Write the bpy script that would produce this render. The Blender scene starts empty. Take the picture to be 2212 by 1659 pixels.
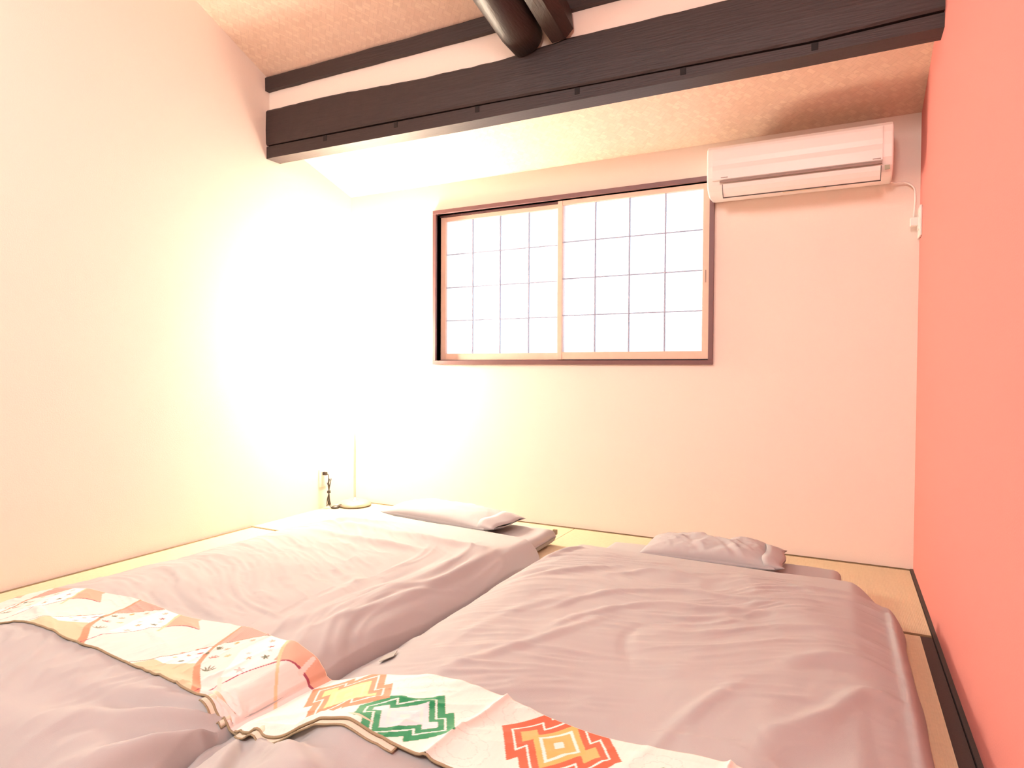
import bpy, bmesh, math, random
import numpy as np
from mathutils import Vector, Matrix

C = bpy.context.scene.collection
SC = bpy.context.scene
PI = math.pi
W = 3.56            # room width; x to the right, y towards the back wall (y=0), z up

# ------------------------------------------------------------------ camera
YAW, PIT, ROL = -0.4723, -0.0216, 0.0055
f = Vector((math.sin(YAW)*math.cos(PIT), math.cos(YAW)*math.cos(PIT), math.sin(PIT)))
r = Vector((math.cos(YAW), -math.sin(YAW), 0)); u = r.cross(f)
r2 = math.cos(ROL)*r + math.sin(ROL)*u; u2 = -math.sin(ROL)*r + math.cos(ROL)*u
cam = bpy.data.cameras.new('camera'); cam.sensor_width = 36; cam.lens = 1397.88/2212*36
cam.clip_start = 0.02
co = bpy.data.objects.new('camera', cam); C.objects.link(co)
M4 = Matrix((r2, u2, -f)).transposed().to_4x4(); M4.translation = Vector((3.2369, -3.7218, 0.9736))
co.matrix_world = M4
SC.camera = co

# ------------------------------------------------------------------ world, lights, exposure
SC.view_settings.view_transform = 'Standard'; SC.view_settings.look = 'None'
SC.view_settings.gamma = 1.0; SC.view_settings.use_curve_mapping = False
SC.view_settings.exposure = 0.12
wd = bpy.data.worlds.new('sky'); SC.world = wd; wd.use_nodes = True
nt = wd.node_tree; bg = nt.nodes['Background']
tc = nt.nodes.new('ShaderNodeTexCoord'); sx = nt.nodes.new('ShaderNodeSeparateXYZ')
cr = nt.nodes.new('ShaderNodeValToRGB')
cr.color_ramp.elements[0].position = 0.215; cr.color_ramp.elements[0].color = (1, 1, 1, 1)
cr.color_ramp.elements[1].position = 0.30; cr.color_ramp.elements[1].color = (.30, .52, .85, 1)
nt.links.new(tc.outputs['Generated'], sx.inputs[0]); nt.links.new(sx.outputs[2], cr.inputs[0])
nt.links.new(cr.outputs[0], bg.inputs[0]); bg.inputs[1].default_value = 1.8

def area(name, loc, target, sx_, sy_, power, col):
    l = bpy.data.lights.new(name, 'AREA'); l.shape = 'RECTANGLE'; l.size = sx_; l.size_y = sy_
    l.energy = power; l.color = col
    o = bpy.data.objects.new(name, l); C.objects.link(o); o.location = loc
    o.rotation_euler = (Vector(target)-Vector(loc)).to_track_quat('-Z', 'Y').to_euler()
    return o
# the room's own ceiling lights, in the roof behind the photographer
area('ceiling_light', (2.9, -4.6, 2.65), (2.2, -1.2, 0.4), .7, .7, 60, (1, .91, .87))
area('ceiling_light', (0.9, -3.9, 2.9), (1.2, -2.2, 0.2), .8, .8, 36, (1, .93, .90))

# ------------------------------------------------------------------ helpers
def link(o, parent=None):
    C.objects.link(o)
    if parent: o.parent = parent
    return o
def empty(name, loc=(0, 0, 0), label=None, cat=None, group=None, kind=None, parent=None):
    o = bpy.data.objects.new(name, None); o.empty_display_size = .1; link(o, parent); o.location = loc
    tag(o, label, cat, group, kind); return o
def tag(o, label=None, cat=None, group=None, kind=None):
    if label: o['label'] = label
    if cat: o['category'] = cat
    if group: o['group'] = group
    if kind: o['kind'] = kind
    return o
def bm_obj(name, bm, mat, parent=None, smooth=False, bevel=0):
    if bevel:
        bmesh.ops.bevel(bm, geom=bm.edges[:], offset=bevel, segments=2, affect='EDGES', profile=.5)
    bmesh.ops.recalc_face_normals(bm, faces=bm.faces[:])
    me = bpy.data.meshes.new(name); bm.to_mesh(me); bm.free()
    if mat: me.materials.append(mat)
    if smooth:
        for p in me.polygons: p.use_smooth = True
    o = bpy.data.objects.new(name, me)
    # world-space geometry: cancel the parent's offset
    link(o, parent)
    if parent:
        p, off = parent, Vector((0, 0, 0))
        while p: off += p.location; p = p.parent
        me.transform(Matrix.Translation(-off))
    return o
def addbox(bm, x0, x1, y0, y1, z0, z1):
    vs = [bm.verts.new((x, y, z)) for x in (x0, x1) for y in (y0, y1) for z in (z0, z1)]
    for q in ((0, 1, 3, 2), (4, 6, 7, 5), (0, 4, 5, 1), (2, 3, 7, 6), (0, 2, 6, 4), (1, 5, 7, 3)):
        bm.faces.new([vs[i] for i in q])
def box(name, x0, x1, y0, y1, z0, z1, mat, parent=None, bevel=0):
    bm = bmesh.new(); addbox(bm, min(x0, x1), max(x0, x1), min(y0, y1), max(y0, y1), min(z0, z1), max(z0, z1))
    return bm_obj(name, bm, mat, parent, bevel=bevel)
def addprism(bm, prof, axis, a0, a1):
    """prof: list of 2-D points; axis 0: prof=(y,z) extruded along x; axis 1: prof=(x,z) along y"""
    def P(p, a): return (a, p[0], p[1]) if axis == 0 else ((p[0], a, p[1]) if axis == 1 else (p[0], p[1], a))
    A = [bm.verts.new(P(p, a0)) for p in prof]; B = [bm.verts.new(P(p, a1)) for p in prof]
    n = len(prof)
    for i in range(n): bm.faces.new((A[i], A[(i+1) % n], B[(i+1) % n], B[i]))
    bm.faces.new(A[::-1]); bm.faces.new(B)
def addtube(bm, pts, rad, n=8, closed=False):
    pts = [Vector(p) for p in pts]; rings = []
    for i, p in enumerate(pts):
        a = pts[max(i-1, 0)]; b = pts[min(i+1, len(pts)-1)]; t = (b-a).normalized()
        ref = Vector((0, 0, 1)) if abs(t.z) < .9 else Vector((1, 0, 0))
        s = t.cross(ref).normalized(); v = s.cross(t)
        rr = rad[i] if hasattr(rad, '__len__') else rad
        rings.append([bm.verts.new(p + (s*math.cos(k*2*PI/n)+v*math.sin(k*2*PI/n))*rr) for k in range(n)])
    for A, B in zip(rings, rings[1:]):
        for k in range(n): bm.faces.new((A[k], A[(k+1) % n], B[(k+1) % n], B[k]))
    bm.faces.new(rings[0][::-1]); bm.faces.new(rings[-1])
def spline(pts, n=10):
    P = [Vector(p) for p in pts]; P = [P[0]*2-P[1]]+P+[P[-1]*2-P[-2]]; out = []
    for i in range(1, len(P)-2):
        for k in range(n):
            t = k/n; a, b, c, d = P[i-1:i+3]
            out.append(.5*((2*b)+(c-a)*t+(2*a-5*b+4*c-d)*t*t+(3*b-a-3*c+d)*t**3))
    out.append(P[-2]); return out
def lathe(bm, prof, c, n=48):
    rings = []
    for rr, z in prof: rings.append([bm.verts.new((c[0]+rr*math.cos(k*2*PI/n), c[1]+rr*math.sin(k*2*PI/n), c[2]+z)) for k in range(n)])
    for A, B in zip(rings, rings[1:]):
        for k in range(n): bm.faces.new((A[k], A[(k+1) % n], B[(k+1) % n], B[k]))
    return rings

# ------------------------------------------------------------------ materials
def mat(name, col, rough=.7, bump=None, spec=.5, metal=0, **kw):
    m = bpy.data.materials.new(name); m.use_nodes = True; n = m.node_tree; b = n.nodes['Principled BSDF']
    b.inputs['Base Color'].default_value = (*col, 1); b.inputs['Roughness'].default_value = rough
    b.inputs['Specular IOR Level'].default_value = spec; b.inputs['Metallic'].default_value = metal
    if bump:   # (scale, strength, stretch xyz, colour variation)
        sc, st, str_, var = bump
        t = n.nodes.new('ShaderNodeTexCoord'); mp = n.nodes.new('ShaderNodeMapping'); mp.inputs['Scale'].default_value = str_
        no = n.nodes.new('ShaderNodeTexNoise'); no.inputs['Scale'].default_value = sc; no.inputs['Detail'].default_value = 6
        n.links.new(t.outputs['Object'], mp.inputs[0]); n.links.new(mp.outputs[0], no.inputs[0])
        bp = n.nodes.new('ShaderNodeBump'); bp.inputs['Strength'].default_value = st; bp.inputs['Distance'].default_value = .002
        n.links.new(no.outputs[0], bp.inputs['Height']); n.links.new(bp.outputs[0], b.inputs['Normal'])
        if var:
            mx = n.nodes.new('ShaderNodeMix'); mx.data_type = 'RGBA'
            mx.inputs[6].default_value = (*[c*(1-var) for c in col], 1); mx.inputs[7].default_value = (*[min(1, c*(1+var)) for c in col], 1)
            n.links.new(no.outputs[0], mx.inputs[0]); n.links.new(mx.outputs[2], b.inputs['Base Color'])
    return m
M = {}
M['wall'] = mat('cream_wallpaper', (.84, .74, .65), .9, (180, .25, (1, 1, 1), .03))
M['salmon'] = mat('salmon_wallpaper', (.65, .225, .20), .9, (200, .3, (1, 1, 1), .05))
M['timber'] = mat('dark_stained_timber', (.028, .016, .015), .55, (9, .8, (1, 14, 14), .4))
M['timber_y'] = mat('dark_stained_log', (.03, .017, .014), .5, (9, .8, (14, 1, 14), .4))
M['gap'] = mat('dark_gap', (.006, .004, .004), .8)
M['frame'] = mat('brown_window_frame', (.16, .075, .075), .45, (14, .3, (1, 1, 1), .15))
M['sash'] = mat('pale_wood_sash', (.80, .55, .42), .5, (25, .2, (1, 1, 1), .06))
M['muntin'] = mat('grey_muntin', (.36, .39, .50), .5)
M['heri'] = mat('olive_brown_cloth_border', (.17, .115, .055), .9, (300, .5, (1, 1, 1), .2))
M['strip'] = mat('dark_border_and_gap_shade', (.055, .036, .030), .85, (250, .4, (1, 1, 1), .2))  # dark brown edging; the mat border's tone includes shade of the wall gap
M['plastic'] = mat('white_plastic', (.82, .74, .68), .35, (30, .02, (1, 1, 1), 0))
M['slot'] = mat('grey_slot', (.30, .20, .16), .5)
M['dark'] = mat('dark_line', (.05, .03, .025), .6)
M['cable'] = mat('black_cable', (.03, .022, .015), .45)
M['steel'] = mat('satin_metal', (.50, .47, .40), .3, spec=.6, metal=.6)
M['foot'] = mat('dark_base_rim', (.10, .08, .05), .5)
M['duvet'] = mat('mauve_cotton_cover', (.425, .41, .40), .9, (900, .25, (1, 1, 1), .03))
M['pillow'] = mat('mauve_pillowcase', (.43, .42, .42), .9, (900, .25, (1, 1, 1), .03))
M['mattress'] = mat('mauve_fitted_sheet', (.43, .42, .415), .9, (900, .25, (1, 1, 1), .03))
M['hem'] = mat('olive_lining_edge', (.32, .25, .15), .9, (300, .3, (1, 1, 1), .2))
M['lining'] = mat('cream_lining', (.74, .62, .48), .9, (400, .3, (1, 1, 1), .06))
M['tagcloth'] = mat('grey_care_tag', (.38, .38, .34), .9)
M['sticker'] = mat('grey_green_sticker', (.36, .36, .26), .6)

def tatami_mat(name, axis):
    m = mat(name, (.60, .49, .27), .8); n = m.node_tree; b = n.nodes['Principled BSDF']
    t = n.nodes.new('ShaderNodeTexCoord'); wv = n.nodes.new('ShaderNodeTexWave'); wv.bands_direction = axis
    wv.inputs['Scale'].default_value = 55; wv.inputs['Distortion'].default_value = .6
    no = n.nodes.new('ShaderNodeTexNoise'); no.inputs['Scale'].default_value = 60
    n.links.new(t.outputs['Object'], wv.inputs[0]); n.links.new(t.outputs['Object'], no.inputs[0])
    mx = n.nodes.new('ShaderNodeMix'); mx.data_type = 'RGBA'
    mx.inputs[6].default_value = (.56, .47, .30, 1); mx.inputs[7].default_value = (.66, .56, .37, 1)
    n.links.new(no.outputs[0], mx.inputs[0]); n.links.new(mx.outputs[2], b.inputs['Base Color'])
    bp = n.nodes.new('ShaderNodeBump'); bp.inputs['Strength'].default_value = .35; bp.inputs['Distance'].default_value = .002
    n.links.new(wv.outputs[0], bp.inputs['Height']); n.links.new(bp.outputs[0], b.inputs['Normal'])
    return m
M['tatami'] = tatami_mat('woven_rush', 'X')

def weave_mat():
    """flat printed wickerwork wallpaper: diagonal strips going over and under each other"""
    m = mat('wickerwork_ceiling_paper', (.7, .5, .4), .85); n = m.node_tree; b = n.nodes['Principled BSDF']
    t = n.nodes.new('ShaderNodeTexCoord'); mp = n.nodes.new('ShaderNodeMapping')
    mp.inputs['Rotation'].default_value = (0, 0, PI/4)
    n.links.new(t.outputs['Object'], mp.inputs[0])
    br = n.nodes.new('ShaderNodeTexBrick'); br.inputs['Scale'].default_value = 1
    br.offset = .5; br.inputs['Brick Width'].default_value = .072; br.inputs['Row Height'].default_value = .022
    br.inputs['Mortar Size'].default_value = .0012; br.inputs['Mortar Smooth'].default_value = .6
    br.inputs['Color1'].default_value = (.74, .56, .45, 1); br.inputs['Color2'].default_value = (.69, .51, .40, 1)
    br.inputs['Mortar'].default_value = (.63, .46, .36, 1)
    n.links.new(mp.outputs[0], br.inputs[0])
    mp2 = n.nodes.new('ShaderNodeMapping'); mp2.inputs['Rotation'].default_value = (0, 0, -PI/4)
    n.links.new(t.outputs['Object'], mp2.inputs[0])
    br2 = n.nodes.new('ShaderNodeTexBrick'); br2.inputs['Scale'].default_value = 1
    br2.offset = .5; br2.inputs['Brick Width'].default_value = .072; br2.inputs['Row Height'].default_value = .022
    br2.inputs['Mortar Size'].default_value = .0012; br2.inputs['Mortar Smooth'].default_value = .6
    br2.inputs['Color1'].default_value = (.78, .61, .48, 1); br2.inputs['Color2'].default_value = (.72, .53, .42, 1)
    br2.inputs['Mortar'].default_value = (.64, .47, .37, 1)
    n.links.new(mp2.outputs[0], br2.inputs[0])
    ck = n.nodes.new('ShaderNodeTexChecker'); ck.inputs['Scale'].default_value = 1/.036
    n.links.new(mp.outputs[0], ck.inputs[0])
    mx = n.nodes.new('ShaderNodeMix'); mx.data_type = 'RGBA'
    n.links.new(ck.outputs[1], mx.inputs[0]); n.links.new(br.outputs[0], mx.inputs[6]); n.links.new(br2.outputs[0], mx.inputs[7])
    n.links.new(mx.outputs[2], b.inputs['Base Color'])
    return m
M['weave'] = weave_mat()

def pane_mat():
    m = bpy.data.materials.new('frosted_pane'); m.use_nodes = True; n = m.node_tree
    for x in list(n.nodes): n.nodes.remove(x)
    o = n.nodes.new('ShaderNodeOutputMaterial'); tr = n.nodes.new('ShaderNodeBsdfTransparent'); tl = n.nodes.new('ShaderNodeBsdfTranslucent')
    tr.inputs[0].default_value = (.97, .98, 1, 1); tl.inputs[0].default_value = (.9, .95, 1, 1)
    no = n.nodes.new('ShaderNodeTexNoise'); no.inputs['Scale'].default_value = 80
    mr = n.nodes.new('ShaderNodeMapRange'); mr.inputs[3].default_value = .22; mr.inputs[4].default_value = .30
    n.links.new(no.outputs[0], mr.inputs[0])
    mx = n.nodes.new('ShaderNodeMixShader')
    n.links.new(mr.outputs[0], mx.inputs[0])
    n.links.new(tr.outputs[0], mx.inputs[1]); n.links.new(tl.outputs[0], mx.inputs[2]); n.links.new(mx.outputs[0], o.inputs[0])
    return m
M['pane'] = pane_mat()
def glow_mat(name, col, strength):
    m = bpy.data.materials.new(name); m.use_nodes = True; b = m.node_tree.nodes['Principled BSDF']
    b.inputs['Base Color'].default_value = (*col, 1); b.inputs['Emission Color'].default_value = (*col, 1)
    b.inputs['Emission Strength'].default_value = strength; return m
M['shade'] = glow_mat('lit_paper_shade', (1, .88, .70), 195)
M['bulb'] = glow_mat('lit_bulb', (1, .9, .7), 60)
def vcol_mat(name):
    m = mat(name, (1, 1, 1), .75, (700, .3, (1, 1, 1), 0)); n = m.node_tree
    a = n.nodes.new('ShaderNodeVertexColor'); a.layer_name = 'print'
    n.links.new(a.outputs[0], n.nodes['Principled BSDF'].inputs['Base Color']); return m

# ------------------------------------------------------------------ room shell
ZB = 2.235                 # low ceiling height at the back wall
SL, SU = .30, .45          # slopes of the low and the high ceiling
BY0, BY1 = -.79, -.675     # front and back of the big beam
YF = -5.6                  # wall behind the photographer
RY = -4.4                  # roof ridge
def zu(y): return 2.80 + SU*(-.79-y) if y > RY else 2.80+SU*(-.79-RY) - SU*(RY-y)
TH = .12
box('floor', -TH, W+TH, YF-TH, TH, -.12, -.05, mat('floor_boards', (.35, .25, .16), .7, (12, .2, (1, 1, 1), .1)))['kind'] = 'structure'
def side_wall(name, x0, x1, m):
    bm = bmesh.new()
    addprism(bm, [(TH, -.12), (TH, 2.9), (-.5, 2.9), (-.79, 2.95), (RY, zu(RY)+.2), (YF-TH, zu(YF)+.2), (YF-TH, -.12)], 0, x0, x1)
    bm_obj(name, bm, m)['kind'] = 'structure'
side_wall('wall_left', -TH, 0, M['wall']); side_wall('wall_right', W, W+TH, M['salmon'])
# back wall with the window opening
XL, XR, ZL, ZT = .755, 2.567, 1.035, 2.030      # clear opening
bm = bmesh.new()
addbox(bm, -TH, XL, 0, TH, -.12, 2.9); addbox(bm, XR, W+TH, 0, TH, -.12, 2.9)
addbox(bm, XL, XR, 0, TH, -.12, ZL); addbox(bm, XL, XR, 0, TH, ZT, 2.9)
bm_obj('wall_back', bm, M['wall'])['kind'] = 'structure'
bm = bmesh.new(); addbox(bm, -TH, W+TH, YF-TH, YF, -.12, 3.2)
bm_obj('wall_front', bm, M['wall'])['kind'] = 'structure'
# low ceiling behind the beam, plaster band above the beam, high pitched ceiling
bm = bmesh.new(); addprism(bm, [(0, ZB), (BY1-.03, ZB+SL*(-BY1+.03)), (BY1-.03, ZB+SL*(-BY1+.03)+.04), (0, ZB+.04)], 0, 0, W)
o = bm_obj('ceiling', bm, M['weave']); o['kind'] = 'structure'
bm = bmesh.new(); addbox(bm, 0, W, -.762, -.722, 2.50, 2.85)
bm_obj('wall_over_beam', bm, M['wall'])['kind'] = 'structure'
bm = bmesh.new(); addprism(bm, [(-.70, zu(-.79)-.04), (RY, zu(RY)), (YF, zu(YF)), (YF, zu(YF)+.05), (RY, zu(RY)+.05), (-.70, zu(-.79)+.02)], 0, 0, W)
o = bm_obj('ceiling', bm, M['weave']); o['kind'] = 'structure'

# ------------------------------------------------------------------ beams
rng = np.random.default_rng(7)
def sm(a, xs, ys): return float(np.interp(a, xs, ys))
beam = empty('roof_beam', (1.78, -.73, 2.28), 'huge dark-stained timber beam crossing the room wall to wall above the window', 'beam')
N = 60
bm = bmesh.new(); rings = []
for i in range(N+1):
    x = W*i/N
    zt = sm(x, [0, .5, 1.15, 1.65, 2.05, 2.8, W], [2.592, 2.588, 2.560, 2.556, 2.585, 2.577, 2.585]) + rng.normal(0, .0016)
    zc = sm(x, [0, 1.6, 2.2, 3.1, W], [2.366, 2.345, 2.332, 2.318, 2.334])
    ft = BY0 - .004*math.sin(x*2.3)
    pr = [(ft+.006, zc+.006), (ft, zc+.016), (ft-.002, zc+.10), (ft+.001, zt-.012), (ft+.012, zt), (BY1-.01, zt), (BY1-.01, zc+.006)]
    rings.append([bm.verts.new((x, p[0]+rng.normal(0, .0006), p[1])) for p in pr])
for A, B in zip(rings, rings[1:]):
    for k in range(len(A)): bm.faces.new((A[k], A[(k+1) % len(A)], B[(k+1) % len(A)], B[k]))
bm.faces.new(rings[0]); bm.faces.new(rings[-1][::-1])
bm_obj('timber', bm, M['timber'], beam)
bm = bmesh.new(); rings = []
for i in range(N+1):
    x = W*i/N
    zc = sm(x, [0, 1.6, 2.2, 3.1, W], [2.366, 2.345, 2.332, 2.318, 2.334])
    zb = 2.288 if x < .02 else sm(x, [0, 1.4, 3, W], [2.290, 2.274, 2.271, 2.276])
    pr = [(BY0+.004, zb), (BY0+.004, zc-.004), (BY0+.022, zc), (BY0+.022, zc+.02), (BY1, zc+.02), (BY1, zb)]
    rings.append([bm.verts.new((x, p[0], p[1])) for p in pr])
for A, B in zip(rings, rings[1:]):
    for k in range(len(A)): bm.faces.new((A[k], A[(k+1) % len(A)], B[(k+1) % len(A)], B[k]))
bm.faces.new(rings[0]); bm.faces.new(rings[-1][::-1])
bm_obj('lower_rail', bm, M['timber'], beam)
for x in (.483, 1.002, 1.525, 2.08, 2.584, 3.116):
    zc = sm(x, [0, 1.6, 2.2, 3.1, W], [2.366, 2.345, 2.332, 2.318, 2.334])
    box('wedge', x-.013, x+.013, BY0+.0015, BY0+.03, zc-.034, zc-.002, M['gap'], beam, bevel=.002)
bm = bmesh.new(); rings = []
for i in range(31):
    x = W*i/30
    a, b_ = 2.708+rng.normal(0, .0012), 2.792+rng.normal(0, .0012)
    pr = [(-.795, a), (-.797, b_-.008), (-.79, b_), (-.757, b_+.012), (-.757, a)]
    rings.append([bm.verts.new((x, p[0], p[1])) for p in pr])
for A, B in zip(rings, rings[1:]):
    for k in range(len(A)): bm.faces.new((A[k], A[(k+1) % len(A)], B[(k+1) % len(A)], B[k]))
bm.faces.new(rings[0]); bm.faces.new(rings[-1][::-1])
o = bm_obj('batten', bm, M['timber']); tag(o, 'narrow dark batten along the foot of the high woven ceiling', 'batten')

def log(name, x, prof, y0, y1, z0, slope, label, taper):
    """a timber running towards the camera; prof = section (dx,dz)"""
    bm = bmesh.new(); rings = []
    n = 40
    for i in range(n+1):
        y = y0+(y1-y0)*i/n; d = abs(y-y0)
        s = 1-taper*max(0, 1-d/.09)**2
        rings.append([bm.verts.new((x+p[0]*s+.004*math.sin(y*5+p[1]*30), y, z0+slope*d+p[1]*s+.004*math.sin(y*7+p[0]*40))) for p in prof])
    for A, B in zip(rings, rings[1:]):
        for k in range(len(A)): bm.faces.new((A[k], A[(k+1) % len(A)], B[(k+1) % len(A)], B[k]))
    bm.faces.new(rings[0]); bm.faces.new(rings[-1][::-1])
    o = bm_obj(name, bm, M['timber_y']); tag(o, label, 'beam'); return o
circ = [(.102*math.cos(a)*(1+.03*math.sin(3*a)), .105*math.sin(a)) for a in [k*2*PI/28 for k in range(28)]]
lg = log('round_log', 1.806, circ, -.794, YF+.05, 2.628, .20, 'thick round dark log sloping up from the big beam towards the viewer', .12)
for p in lg.data.polygons: p.use_smooth = len(p.vertices) == 4
octa = [(-.068, -.055), (-.045, -.085), (.03, -.085), (.066, -.04), (.062, .05), (.03, .085), (-.05, .085), (-.068, .05)]
log('squared_log', 1.995, octa, -.794, YF+.05, 2.652, .20, 'squared dark timber with chamfered edges, right of the round log', .05)

# ------------------------------------------------------------------ tatami
heri_w = .022
TZ = .0
def tatami(x0, x1, y0, y1, long_axis, label, wide=None):
    """a mat with a rush body and a cloth border on each long edge"""
    g = .0025; x0 += g; x1 -= g; y0 += g; y1 -= g
    t = empty('tatami_mat', ((x0+x1)/2, (y0+y1)/2, -.05), label, 'tatami mat')
    w = wide or {}
    if long_axis == 'x':
        a, b = w.get('lo', heri_w), w.get('hi', heri_w)
        box('rush_body', x0, x1, y0+a, y1-b, -.05, TZ-.001, M['tatami'], t)
        box('border', x0, x1, y0, y0+a, -.05, TZ, M['heri'], t, .0008); box('border', x0, x1, y1-b, y1, -.05, TZ, M['heri'], t, .0008)
    else:
        a, b = w.get('lo', heri_w), w.get('hi', heri_w)
        box('rush_body', x0+a, x1-b, y0, y1, -.05, TZ-.001, M['tatami'], t)
        box('border', x0, x0+a, y0, y1, -.05, TZ, M['heri'], t, .0008)
        box('border', x1-b, x1, y0, y1, -.05, TZ, w.get('him', M['heri']), t, .0008)
TX = W-.014
tatami(.0, 1.78, -.922, -.004, 'x', 'tatami mat at the back left, under the lamp and the left pillow', {'lo': .018, 'hi': .014})
tatami(1.78, TX, -.922, -.004, 'x', 'tatami mat at the back right, in the corner below the air conditioner', {'lo': .018, 'hi': .014})
tatami(.0, .90, -2.70, -.922, 'y', 'tatami mat along the left wall beside the left duvet', {'lo': .02})
tatami(.90, 1.78, -2.70, -.922, 'y', 'tatami mat under the inner half of the left duvet')
tatami(1.78, 2.66, -2.70, -.922, 'y', 'tatami mat under the inner half of the right duvet')
tatami(2.66, TX, -2.70, -.922, 'y', 'tatami mat with a dark border, widened by painted gap shade, along the salmon wall', {'hi': .038, 'him': M['strip']})  # cloth border drawn wider and darker to take in the gap's shadow
tatami(.0, 1.78, -3.62, -2.70, 'x', 'tatami mat under the foot of the left duvet')
tatami(1.78, TX, -3.62, -2.70, 'x', 'tatami mat under the foot of the right duvet')
tatami(.0, 1.78, -4.54, -3.62, 'x', 'tatami mat behind the foot of the left duvet')
tatami(1.78, TX, -4.54, -3.62, 'x', 'tatami mat behind the foot of the right duvet')
tatami(.0, 1.78, -5.46, -4.54, 'x', 'tatami mat by the front wall on the left')
tatami(1.78, TX, -5.46, -4.54, 'x', 'tatami mat by the front wall on the right')
box('baseboard_right', W-.013, W, YF, 0, -.05, .004, M['strip'])['kind'] = 'structure'
box('baseboard_back', 0, W-.013, -.004, 0, -.05, .002, M['heri'])['kind'] = 'structure'

# ------------------------------------------------------------------ window
win = empty('window_1', ((XL+XR)/2, .03, ZL), kind='structure')
FW = .026
PJ = -.018
bo = dict(bevel=.0015)
box('window_frame', XL-FW, XR+FW, PJ, .115, ZT, ZT+FW, M['frame'], win, **bo)
box('window_frame', XL-FW, XR+FW, PJ, .115, ZL-FW, ZL, M['frame'], win, **bo)
box('window_frame', XL-FW, XL, PJ, .115, ZL, ZT, M['frame'], win, **bo)
box('window_frame', XR, XR+FW, PJ, .115, ZL, ZT, M['frame'], win, **bo)
box('track', XL, XR, .036, .041, ZT-.012, ZT, M['frame'], win); box('track', XL, XR, .036, .041, ZL, ZL+.006, M['frame'], win)
def sash(x0, x1, z0, z1, gx0, gx1, gz0, gz1, y0, label):
    s = empty('sash', ((x0+x1)/2, y0, z0), parent=win); s.location = Vector(((x0+x1)/2, y0, z0))-win.location
    y1 = y0+.026
    box('stile', x0, gx0, y0, y1, z0, z1, M['sash'], s, .002); box('stile', gx1, x1, y0, y1, z0, z1, M['sash'], s, .002)
    box('rail', gx0, gx1, y0+.001, y1-.001, z0, gz0, M['sash'], s, .002); box('rail', gx0, gx1, y0+.001, y1-.001, gz1, z1, M['sash'], s, .002)
    for k in range(1, 4):
        xm = gx0+(gx1-gx0)*k/4; zm = gz0+(gz1-gz0)*k/4
        box('muntin', xm-.0036, xm+.0036, y0+.008, y0+.018, gz0, gz1, M['muntin'], s)
        box('muntin', gx0, gx1, y0+.009, y0+.017, zm-.0028, zm+.0028, M['muntin'], s)
    for i in range(4):
        for j in range(4):
            a = gx0+(gx1-gx0)*i/4; b = gx0+(gx1-gx0)*(i+1)/4; c = gz0+(gz1-gz0)*j/4; d = gz0+(gz1-gz0)*(j+1)/4
            box('pane', a+.0037, b-.0037, y0+.0115, y0+.0145, c+.0029, d-.0029, M['pane'], s)
    return s
def rx(x, y): return 3.2369-(3.2369-x)*(3.7218+y)/3.7218
def rz(z, y): return .9736+(z-.9736)*(3.7218+y)/3.7218
sash(XL+.001, rx(1.690, .045), ZL+.006, ZT-.012, rx(.828, .05), rx(1.655, .05), rz(1.082, .05), rz(1.975, .05), .045, 'left sash')
s2 = sash(rx(1.648, .006), XR-.001, ZL+.006, ZT-.006, rx(1.682, .012), rx(2.530, .012), rz(1.086, .012), rz(1.992, .012), .006, 'right sash')
box('finger_pull', 2.543, 2.549, .0045, .0062, 1.47, 1.54, M['slot'], s2)

# ------------------------------------------------------------------ air conditioner
ac = empty('air_conditioner', (3.01, -.12, 1.89), 'white wall-mounted air conditioner in the upper right corner above the window', 'air conditioner')
AX0, AX1 = 2.590, 3.432
prof = [(-.004, 1.905), (-.06, 1.893), (-.13, 1.890), (-.175, 1.896), (-.205, 1.912), (-.226, 1.938), (-.236, 1.975), (-.240, 2.03), (-.239, 2.09), (-.233, 2.122), (-.218, 2.138), (-.19, 2.143), (-.004, 2.143)]
bm = bmesh.new(); addprism(bm, prof, 0, AX0, AX1)
o = bm_obj('casing', bm, M['plastic'], ac)
mo = o.modifiers.new('bev', 'BEVEL'); mo.width = .008; mo.segments = 3; mo.limit_method = 'ANGLE'; mo.angle_limit = math.radians(50)
# raised front panel with a shallow curved swell, louvre flap, slot
bm = bmesh.new()
pp = [(-.2425, 2.118), (-.2445, 2.105), (-.2455, 2.06), (-.2440, 2.035), (-.2455, 2.01), (-.2445, 1.962), (-.240, 1.958), (-.236, 1.962), (-.236, 2.118)]
addprism(bm, pp, 0, AX0+.03, AX1-.045); bm_obj('front_panel', bm, M['plastic'], ac)
box('slot', AX0+.067, AX1-.046, -.2465, -.238, 1.944, 1.955, M['slot'], ac)
bm = bmesh.new()
pf = [(-.2435, 1.936), (-.2400, 1.915), (-.2290, 1.893), (-.2140, 1.878), (-.2100, 1.882), (-.224, 1.897), (-.234, 1.917), (-.2375, 1.936)]
pf = [(y+.002, z) for y, z in pf]
addprism(bm, pf, 0, AX0+.082, AX1-.052); flap = bm_obj('louvre', bm, M['plastic'], ac)
bm = bmesh.new()
pd = [(-.2415, 1.936), (-.2385, 1.914), (-.2275, 1.891), (-.2100, 1.8735), (-.205, 1.878), (-.222, 1.90), (-.232, 1.92), (-.236, 1.936)]
addprism(bm, pd, 0, AX0+.079, AX0+.0815); addprism(bm, pd, 0, AX1-.0515, AX1-.049); addbox(bm, AX0+.079, AX1-.049, -.2125, -.2075, 1.872, 1.8765)
bm_obj('louvre_gap', bm, M['dark'], ac)
for x, z in ((AX0+.073, 1.968), (AX1-.085, 1.966)):
    box('marking', x, x+.034, -.2462, -.2448, z, z+.0035, M['slot'], ac)
box('sticker', AX1-.036, AX1-.014, -.2405, -.234, 1.915, 1.935, M['sticker'], ac, .001)
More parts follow.
